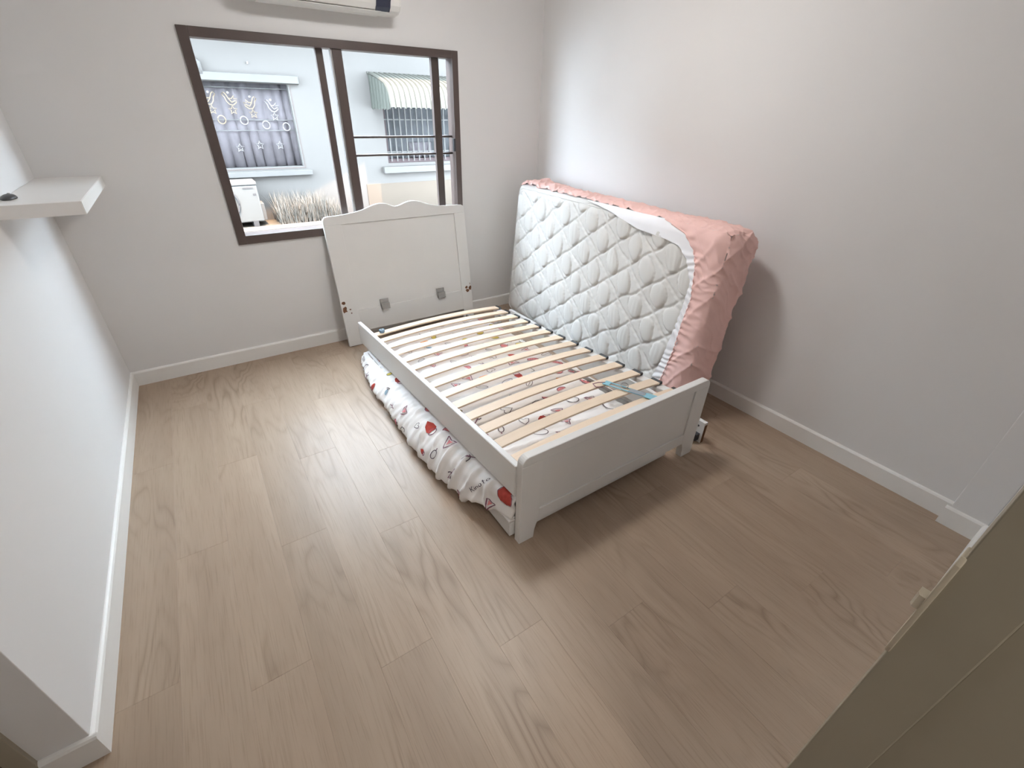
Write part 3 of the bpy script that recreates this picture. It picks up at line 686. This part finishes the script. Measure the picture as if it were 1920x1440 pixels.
def grid_side(axis_u, axis_v, fixed, fval, size, r, nu, nv, off=0.0, disp=None, ufn=None):
    V = []; F = []
    for j in range(nv+1):
        for i in range(nu+1):
            p = Vector((0, 0, 0)); p[axis_v] = size[axis_v]*j/nv
            p[axis_u] = ufn(i/nu, p[axis_v]) if ufn else size[axis_u]*i/nu
            p[fixed] = fval
            q, n = rb(p, size, r, off)
            if disp: q = q+n*disp(p, q)
            V.append(tow(q))
    for j in range(nv):
        for i in range(nu): a = j*(nu+1)+i; F.append((a, a+1, a+nu+2, a+nu+1))
    return V, F
def joinmesh(parts, weld=0.0):
    bm = bmesh.new()
    for V, F in parts:
        vs = [bm.verts.new(v) for v in V]
        for f in F:
            try: bm.faces.new([vs[k] for k in f])
            except ValueError: pass
    if weld: bmesh.ops.remove_doubles(bm, verts=bm.verts, dist=weld)
    bmesh.ops.recalc_face_normals(bm, faces=bm.faces)
    return bm
LPh = ([0.0, 0.209, 0.379, 0.579, 0.705, 0.871, 0.946, 1.012, 1.055], [0.20, 0.152, 0.128, 0.121, 0.111, 0.142, 0.178, 0.254, 0.43])
LWh = ([0.0, 0.172, 0.278, 0.496, 0.662, 0.783, 0.895, 0.949, 0.962, 0.973, 1.021, 1.060], [0.27, 0.225, 0.195, 0.168, 0.150, 0.149, 0.213, 0.286, 0.384, 0.590, 0.833, 1.10])
SZ = Vector((ML, MH, MT)); RM = 0.065
def fdisp(p, q):
    m = (0.15+0.85*sm(lerp(*LPh, p.y)-0.02, lerp(*LPh, p.y)+0.05, p.x))*sm(0.02, 0.08, ML-p.x)*sm(0.02, 0.08, p.y)*sm(0.02, 0.08, MH-p.y)
    return m*(quilt(p.x, p.y)-0.004+0.006*noise.noise(Vector((p.x*3, p.y*3, 0))))
parts = [grid_side(0, 1, 2, 0.0, SZ, RM, 300, 170, 0, fdisp), grid_side(0, 1, 2, MT, SZ, RM, 40, 24), grid_side(0, 2, 1, MH, SZ, RM, 300, 24), grid_side(0, 2, 1, 0.0, SZ, RM, 300, 24),
         grid_side(1, 2, 0, 0.0, SZ, RM, 170, 24), grid_side(1, 2, 0, ML, SZ, RM, 170, 24)]
mt = empty('mattress', MO+el*ML/2, 'white quilted mattress standing on its long side against the right wall', 'mattress')
bm_obj('quilted_body', joinmesh(parts, 0.0008), M['quilt'], mt, True)
# piping around the face edge
pp = []
for (l, h) in [(lx, 0.012) for lx in [0.2+0.06*k for k in range(28)]]: pass
ring = rect_arc(0.035, ML-0.035, 0.035, MH-0.035, 0.07, 8)
pp = []
for k in range(len(ring)):
    a, b = ring[k], ring[(k+1) % len(ring)]; st = max(1, int(math.hypot(b[0]-a[0], b[1]-a[1])/0.05))
    for q in range(st):
        l = a[0]+(b[0]-a[0])*q/st; h = a[1]+(b[1]-a[1])*q/st
        z, n = rb(Vector((l, h, 0)), SZ, RM); pp.append(tow(z+n*0.001))
tube('piping', pp, 0.005, M['quilt'], mt, True, 6)

# fitted sheet: pink, wrapped over the near end, top and back
def wr(p):
    """crumples of the cotton"""
    a = 0.007*noise.noise(Vector((p.x*6, p.y*5, p.z*6))) + 0.005*noise.noise(Vector((p.x*15+p.y*9, p.y*7-p.x*5, p.z*17)))
    g = 1-abs(math.sin(p.y*17+p.x*22+p.z*9+2.5*noise.noise(Vector((p.x*4, p.y*3, p.z*4)))))
    g2 = 1-abs(math.sin(p.y*47-p.x*38+p.z*55+3.5*noise.noise(Vector((p.x*9, p.y*6, p.z*9)))))
    return a + 0.006*g**3 + 0.0040*g2**2*(0.4+0.6*sm(0.35, 0.95, p.y))
def d_face(p, q):
    hem = lerp(*LPh, p.y); k = max(0.0, hem-p.x)
    gather = 0.0040*math.sin(p.y*150+9*noise.noise(Vector((p.x*9, p.y*6, 0))))*math.exp(-k/0.05)*sm(0, 0.03, k+0.02)
    return 0.017+max(-0.005, wr(p))+gather*sm(0.0, 0.06, p.x)
def d_cap(p, q):
    top = sm(0.75, 1.0, p.y/MH)
    folds = 0.012*top*(1-abs(math.sin(p.y*30-p.z*26+2*noise.noise(Vector((p.z*5, p.y*3, 1))))))**2
    return 0.017+max(-0.005, 1.6*wr(p))+folds
def d_top(p, q):
    far = sm(0.9, 1.9, p.x)
    return 0.014-0.007*sm(0.42, 0.60, p.x)*sm(0.10, 0.03, p.z)+max(-0.004, wr(p)*(1+0.6*far))+0.018*far*max(0, noise.noise(Vector((p.x*7, p.z*4, 3)))+0.2)+0.006*(1-abs(math.sin(p.x*34+p.z*12)))**2 + 0.035*math.exp(-((p.x-1.83)/0.05)**2-((p.z-0.20)/0.06)**2)
def d_back(p, q): return 0.010+wr(p)
sheet = empty('fitted_sheet', MO+et*0.12, 'pink fitted sheet half pulled over the near end of the mattress', 'bed sheet')
parts = [grid_side(0, 1, 2, 0.0, SZ, RM, 30, 220, 0, d_face, lambda s, h: s*lerp(*LPh, h)),
         grid_side(1, 2, 0, 0.0, SZ, RM, 220, 50, 0, d_cap),
         grid_side(0, 2, 1, MH, SZ, RM, 320, 40, 0, d_top),
         grid_side(0, 1, 2, MT, SZ, RM, 160, 90, 0, d_back)]
bm = joinmesh(parts, 0.004)
# trim the sheet on the top edge where it has slipped back from the quilted face
cut = []
for f in bm.faces:
    c = f.calc_center_median()-MO; l, h, t = c.dot(el), c.dot(eh), c.dot(et)
    if l > lerp(*LPh, 1.2)+0.02 and t < -0.03+0.05*sm(0.45, 0.75, l)-0.008*sm(1.1, 1.9, l)+0.006*noise.noise(Vector((l*8, 0, 0))) and h > 0.3: cut.append(f)
bmesh.ops.delete(bm, geom=cut, context='FACES')
bm_obj('cotton', bm, M['pink'], sheet, True)
def d_lin(p, q):
    hem = lerp(*LPh, p.y); k = p.x-hem
    quiet = sm(0.97, 0.90, p.y)
    return 0.016+0.0028*math.sin(p.y*150+9*noise.noise(Vector((p.x*9, p.y*6, 0))))*quiet+0.003*noise.noise(Vector((p.x*10, p.y*10, 7)))
Vl, Fl = grid_side(0, 1, 2, 0.0, SZ, RM, 24, 230, 0, d_lin, lambda s, h: lerp(*LPh, h)-0.006+s*(lerp(*LWh, h)-lerp(*LPh, h)+0.006))
bm_obj('lining', joinmesh([(Vl, Fl)]), M['lining'], sheet, True)
hem = []
for k in range(200):
    h = 0.01+1.03*k/199; l = lerp(*LPh, h); p = Vector((l, h, 0)); q, n = rb(p, SZ, RM); hem.append(tow(q+n*(0.018+0.003*math.sin(h*190))))
tube('elastic_hem', hem, 0.004, M['pink'], sheet, False, 6)

# ------------------------------------------------------------------ small things on the slats
def on_slat(x, y): 
    t = (x-X0S)/(X1S-X0S); return zslat(y)+0.0095+0.020*(1-(2*t-1)**2)
st = empty('strap', (2.21, -2.14, 0.39), 'pale blue vinyl strap with a ring, lying across the slats near the footboard', 'strap')
def sp3(a, b, dz=0.0):    # a along strap 0..1, b across in metres
    x = 2.165+0.085*a+b; y = -2.00-0.255*a+b*0.33; return (x, y, max(on_slat(x, yy) for yy in (y,))+0.006+dz)
def strip(name, a0, a1, b0, b1, m, thick=0.003, dz=0.0):
    V = []; n = 10
    for k in range(n+1):
        a = a0+(a1-a0)*k/n
        for b, z in ((b0, 0), (b1, 0), (b1, thick), (b0, thick)):
            p = sp3(a, b, dz); V.append((p[0], p[1], p[2]+z))
    F = []
    for k in range(n):
        for q in range(4): F.append((4*k+q, 4*k+(q+1) % 4, 4*k+4+(q+1) % 4, 4*k+4+q))
    F += [(3, 2, 1, 0), (4*n, 4*n+1, 4*n+2, 4*n+3)]
    return mesh_obj(name, V, F, m, st)
strip('band', 0.0, 1.0, -0.018, -0.010, M['blue']); strip('band', 0.0, 1.0, 0.014, 0.022, M['blue'])
strip('end_tab', -0.02, 0.10, -0.020, 0.024, M['blue'], 0.004); strip('end_tab', 0.82, 1.02, -0.022, 0.024, M['blue'], 0.004)
strip('vinyl_window', 0.50, 0.80, -0.016, 0.020, M['clear'], 0.002, 0.002)
tube('metal_ring', [tuple(Vector(sp3(0.38, 0.012, 0.014))+Vector((0.022*math.cos(a), 0.016*math.sin(a), 0.006*math.sin(a)))) for a in [2*math.pi*k/20 for k in range(20)]], 0.0022, M['steel'], st, True)
tube('cord', [sp3(0.0, 0.0, 0.004), sp3(-0.10, -0.02, 0.004), sp3(-0.16, -0.05, 0.003), sp3(-0.05, -0.07, 0.002), sp3(0.06, -0.05, 0.003)], 0.0022, M['p_plum'], st)
tp = empty('tape_roll', (1.482, -0.512, on_slat(1.482, -0.512)), 'tiny slate blue tape roll on the first slat by the headboard', 'tape')
zt = on_slat(1.482, -0.512)
V = []; F = []; n = 28
for k in range(n):
    a = 2*math.pi*k/n
    for (r, z) in ((0.017, 0), (0.019, 0.002), (0.019, 0.018), (0.017, 0.020), (0.011, 0.020), (0.011, 0.0)):
        V.append((1.482+r*math.cos(a), -0.512+r*math.sin(a), zt+0.002+z))
for k in range(n):
    for q in range(6): F.append((6*k+q, 6*((k+1) % n)+q, 6*((k+1) % n)+(q+1) % 6, 6*k+(q+1) % 6))
mesh_obj('roll', V, F, M['slate'], tp)
V = []
for k in range(n):
    a = 2*math.pi*k/n
    for (r, z) in ((0.011, 0.001), (0.009, 0.001), (0.009, 0.019), (0.011, 0.019)): V.append((1.482+r*math.cos(a), -0.512+r*math.sin(a), zt+0.002+z))
F = [(4*k+q, 4*((k+1) % n)+q, 4*((k+1) % n)+(q+1) % 4, 4*k+(q+1) % 4) for k in range(n) for q in range(4)]
mesh_obj('core', V, F, M['cream'], tp)

# ------------------------------------------------------------------ outside: the neighbour's house
YN = 2.5; GZ = 0.46
gr = empty('neighbour_house', (2.0, YN, GZ), 'pale rendered neighbouring house seen through the window', 'house')
W1 = (0.88, 1.785, 0.975, 1.755); W2 = (2.745, 3.75, 0.985, 1.66)
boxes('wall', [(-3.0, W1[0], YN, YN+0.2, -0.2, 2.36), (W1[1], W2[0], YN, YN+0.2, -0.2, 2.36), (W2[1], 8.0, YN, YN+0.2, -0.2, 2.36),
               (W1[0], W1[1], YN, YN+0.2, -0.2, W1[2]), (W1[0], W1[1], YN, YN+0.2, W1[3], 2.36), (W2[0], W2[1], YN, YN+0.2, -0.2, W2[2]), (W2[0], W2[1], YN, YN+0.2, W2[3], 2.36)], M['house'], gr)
box('sunlit_band', (2.44, 8.0, YN-0.006, YN, -0.2, 0.765), M['sunlit_band'], gr, 0.002)  # sunlit lower wall, its light put into the colour of a thin band
# eave with a stepped edge: it shades the upper wall
K = 3.2; ez = 2.34
dep = lambda zb: (ez-zb)/K
ev = [(-3.0, YN), (8.0, YN), (8.0, YN-dep(0.77)), (2.46, YN-dep(0.77)), (2.45, YN-dep(1.00)), (1.86, YN-dep(0.74)), (1.70, YN-dep(0.58)), (-3.0, YN-dep(0.55))]
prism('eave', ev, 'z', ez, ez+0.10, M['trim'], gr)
# window with the stickers
w1 = box('window', (W1[0], W1[1], YN+0.12, YN+0.14, W1[2], W1[3]), M['dark_room'], gr)
boxes('sticker_window_frame', [(W1[1]-0.022, W1[1], YN+0.0, YN+0.07, W1[2], W1[3]), (W1[0], W1[0]+0.022, YN+0.0, YN+0.07, W1[2], W1[3]), (W1[0]+0.022, W1[1]-0.022, YN, YN+0.07, W1[2], W1[2]+0.016)], M['trim'], w1)
boxes('dark_edge', [(W1[1]-0.006, W1[1]-0.001, YN-0.004, YN, W1[2], W1[3]), (W1[0], W1[1], YN-0.004, YN, W1[2]+0.000, W1[2]+0.006)], M['frame'], w1)
box('pane', (W1[0]+0.02, W1[1]-0.02, YN+0.055, YN+0.058, W1[2]+0.01, W1[3]), M['glass'], w1)
def curtain(name, x0, x1, y, z0, z1, parent, m, folds, amp):
    V = []; F = []; n = folds*8
    for k in range(n+1):
        x = x0+(x1-x0)*k/n; ph = 2*math.pi*folds*k/n + 1.5*noise.noise(Vector((k*0.06, x0, 0)))
        for (z, sc) in ((z0, 1.0), ((z0+z1)/2, 0.9), (z1, 0.6)): V.append((x+0.012*sc*math.cos(ph), y+amp*sc*math.sin(ph), z))
    for k in range(n):
        for j in range(2): a = 3*k+j; F.append((a, a+3, a+4, a+1))
    o = mesh_obj(name, V, F, m, parent, True); s = o.modifiers.new('t', 'SOLIDIFY'); s.thickness = 0.002; return o
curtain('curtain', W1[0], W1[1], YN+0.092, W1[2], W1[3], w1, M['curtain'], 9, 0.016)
for z in (1.425, 1.33, 1.70): box('grille_bar', (W1[0]+0.02, W1[1]-0.02, YN+0.062, YN+0.068, z, z+0.006), M['trim'], w1)
def star(cx, cz, r): return [(cx+(r if k % 2 == 0 else r*0.42)*math.sin(math.pi*k/5), YN+0.048, cz+(r if k % 2 == 0 else r*0.42)*math.cos(math.pi*k/5)) for k in range(10)]
def decal(name, pts, m, closed=True, r=0.0048): tube(name, pts, r, m, w1, closed, 5)
def bird(cx, cz, fl):
    body = [(-0.062, 0.045), (-0.045, 0.062), (-0.030, 0.050), (-0.012, 0.012), (0.015, 0.010), (0.040, 0.035), (0.034, 0.008), (0.062, 0.012), (0.052, -0.022), (0.020, -0.045), (-0.012, -0.040), (-0.034, -0.012), (-0.042, 0.020)]
    return [(cx+fl*a, YN+0.048, cz+b) for a, b in body]
for (x, z, fl, m) in ((1.21, 1.600, 1, 'gold'), (1.386, 1.570, -1, 'gold'), (1.583, 1.548, 1, 'silver'), (1.03, 1.60, -1, 'gold')):
    decal('bird_outline', bird(x, z, fl), M[m])
    decal('wing_outline', [(x-fl*0.012, YN+0.048, z+0.010), (x+fl*0.012, YN+0.048, z-0.022), (x+fl*0.048, YN+0.048, z-0.006)], M[m], False)
    decal('star_outline', star(x+0.006, z-0.088, 0.040), M[m])
    tube('dot', [(x-fl*0.005, YN+0.049, z+0.060), (x-fl*0.005, YN+0.047, z+0.060)], 0.011, M['silver'], w1, n=10)
for (x, z, m) in ((1.093, 1.428, 'gold'), (1.291, 1.423, 'silver'), (1.488, 1.384, 'silver'), (1.681, 1.368, 'silver')):
    decal('ring_outline', [(x+0.034*math.cos(a), YN+0.048, z+0.036*math.sin(a)) for a in [2*math.pi*k/18 for k in range(18)]], M[m])
for (x, z) in ((1.192, 1.176), (1.382, 1.197), (1.578, 1.194)): decal('star_outline', star(x, z, 0.040), M['silver'])
prism('lintel', [(YN, W1[3]-0.01), (YN-0.05, W1[3]), (YN-0.05, W1[3]+0.062), (YN-0.04, W1[3]+0.068), (YN, W1[3]+0.068)], 'x', 0.80, 1.868, M['trim'], gr)
box('sill', (0.80, 1.84, YN-0.05, YN, 0.905, 0.958), M['trim'], gr, 0.004)
for (x, z) in ((1.43, 1.90), (1.62, 1.775)): box('wall_hook', (x, x+0.010, YN-0.02, YN, z, z+0.018), M['steel'], gr)
# window with bars and the metal awning
w2 = box('window', (W2[0], W2[1], YN+0.13, YN+0.15, W2[2], W2[3]), M['dark_room'], gr)
box('pane', (W2[0], W2[1], YN+0.10, YN+0.103, W2[2], W2[3]), M['glass'], w2)
boxes('barred_window_frame', [(W2[0], W2[0]+0.03, YN+0.03, YN+0.09, W2[2], W2[3]), (W2[0]+0.03, W2[1], YN+0.03, YN+0.09, W2[2], W2[2]+0.045)], M['far_brown'], w2)
x = W2[0]+0.045
while x < W2[1]: box('bar', (x, x+0.011, YN+0.0, YN+0.011, W2[2]+0.02, W2[3]), M['trim'], w2); x += 0.072
for z in (1.10, 1.44): box('bar', (W2[0], W2[1], YN+0.011, YN+0.018, z, z+0.012), M['trim'], w2)
curtain('curtain', W2[0]+0.32, W2[0]+0.62, YN+0.112, W2[2]+0.05, 1.20, w2, M['curtain'], 4, 0.006)
box('sill', (2.665, 3.80, YN-0.06, YN, 0.880, 0.952), M['trim'], gr, 0.004)
aw = box('awning', (2.605, 3.78, YN-0.02, YN, 1.875, 1.90), M['awn'], gr, 0.002)
prof = [(YN, 1.885), (YN-0.18, 1.855), (YN-0.36, 1.815), (YN-0.47, 1.785), (YN-0.535, 1.750), (YN-0.575, 1.700), (YN-0.60, 1.630), (YN-0.612, 1.560)]
strip_me = None; k = 0; x = 2.615
while x < 3.76:
    if k < 2:
        V = []; F = []
        for (y, z) in prof:
            for (dx, dn) in ((0, 0.0), (0.008, 0.018), (0.034, 0.018), (0.042, 0.0), (0.058, 0.0)):
                V.append((dx, y-dn*0.7, z+dn*0.7))
        for a in range(len(prof)-1):
            for q in range(4): F.append((5*a+q, 5*a+q+1, 5*a+q+6, 5*a+q+5))
        me = bpy.data.meshes.new('awning_strip'); me.from_pydata(V, [], F); me.materials.append(M['awn']); me.materials.append(M['awn2']); me.polygons.foreach_set('material_index', [0 if q % 4 in (0, 1) else 1 for q in range(len(F))]); strip_me = (strip_me or [])+[me]
    o = bpy.data.objects.new('awning_strip', strip_me[k % 2]); o.location = (x, 0, 0); link(o, aw)
    s = o.modifiers.new('t', 'SOLIDIFY'); s.thickness = 0.003
    x += 0.0575; k += 1
V = []; F = []; n = 26
for k in range(n+1):
    t = k/n; y = YN-0.60*t; zt = lerp([-p[0] for p in prof], [p[1] for p in prof], -y)-0.005; xo = 2.610+(0.008 if k % 4 < 2 else 0.0)
    V += [(xo, y, 1.545+(0.010 if k % 4 < 2 else 0)), (xo, y, max(zt, 1.56))]
for k in range(n): F.append((2*k, 2*k+2, 2*k+3, 2*k+1))
o = mesh_obj('side_sheet', V, F, M['awn2'], aw); s = o.modifiers.new('t', 'SOLIDIFY'); s.thickness = 0.003
tube('drain_pipe', [(1.02, YN-0.035, 1.80), (1.02, YN-0.035, 1.89), (1.0, YN-0.035, 1.905), (0.9, YN-0.035, 1.905)], 0.022, M['trim'], gr)

# ground, kerb, dry plants
structure(box('ground', (-3.0, 8.0, 1.74, YN, -0.25, GZ), M['soil']))
structure(box('ground_lane', (-3.0, 8.0, TH, 1.74, -0.25, 0.05), M['kerb']))
kb = empty('boundary_kerb', (1.5, 1.9, 0.3), 'low cream concrete boundary kerb under the window view', 'kerb')
box('coping', (-3.0, 8.0, 1.86, 2.02, GZ, GZ+0.035), M['trim'], kb, 0.004)
box('footing', (-3.0, 8.0, 1.70, 1.80, 0.05, GZ+0.02), M['kerb'], kb, 0.004)
V = []; F = []; rg = random.Random(3)
for k in range(3800):
    x = rg.uniform(1.36, 2.05); y = rg.uniform(2.14, 2.47); hgt = (0.10+0.20*rg.random())*(0.55+0.55*sm(2.10, 1.80, x))
    if rg.random() < 0.5: hgt *= 0.6
    a = rg.uniform(0, 6.28); ln = rg.uniform(0.0, 0.55)*hgt; w = rg.uniform(0.002, 0.0045)
    dx, dy = math.cos(a), math.sin(a); b = len(V)
    V += [(x-w*dy, y+w*dx, GZ), (x+w*dy, y-w*dx, GZ), (x+dx*ln*0.4+w*0.7*dy, y+dy*ln*0.4-w*0.7*dx, GZ+hgt*0.6), (x+dx*ln*0.4-w*0.7*dy, y+dy*ln*0.4+w*0.7*dx, GZ+hgt*0.6), (x+dx*ln, min(y+dy*ln, YN-0.005), GZ+hgt)]
    F += [(b, b+1, b+2, b+3), (b+3, b+2, b+4)]
tag(mesh_obj('dry_grass', V, F, M['grass']), 'tangle of dry grey grass along the neighbouring house wall', 'grass', kind='stuff')

# outdoor condenser unit
co = empty('condenser_unit', (1.0, 2.15, GZ), 'pale outdoor condenser unit standing below the sticker window', 'air conditioner')
CX0, CX1, CY0, CY1, CZ0, CZ1 = 0.62, 1.212, 2.19, 2.44, GZ+0.05, 0.898
box('casing', (CX0, CX1, CY0, CY1, CZ0, CZ1-0.035), M['cond'], co, 0.012)
box('lid', (CX0-0.004, CX1+0.004, CY0-0.006, CY1, CZ1-0.035, CZ1), M['trim'], co, 0.010)
tube('fan_ring', [(0.86+0.155*math.cos(a), CY0-0.006, 0.70+0.155*math.sin(a)) for a in [2*math.pi*k/32 for k in range(32)]], 0.008, M['grille'], co, True)
for r in (0.035, 0.065, 0.095, 0.125): tube('grille_ring', [(0.86+r*math.cos(a), CY0-0.006, 0.70+r*math.sin(a)) for a in [2*math.pi*k/28 for k in range(28)]], 0.0025, M['grille'], co, True, 5)
box('vent_slot', (1.080, 1.175, CY0-0.003, CY0+0.01, 0.832, 0.843), M['grille'], co)
box('rating_label', (1.160, 1.190, CY0-0.002, CY0+0.01, 0.765, 0.785), M['grille'], co)
box('valve_cover', (CX1, CX1+0.035, CY0+0.05, CY1-0.03, CZ0, 0.68), M['trim'], co, 0.006)
for xx in (0.72, 1.10): box('foot', (xx, xx+0.05, CY0-0.01, CY1, GZ, CZ0+0.01), M['grille'], co)
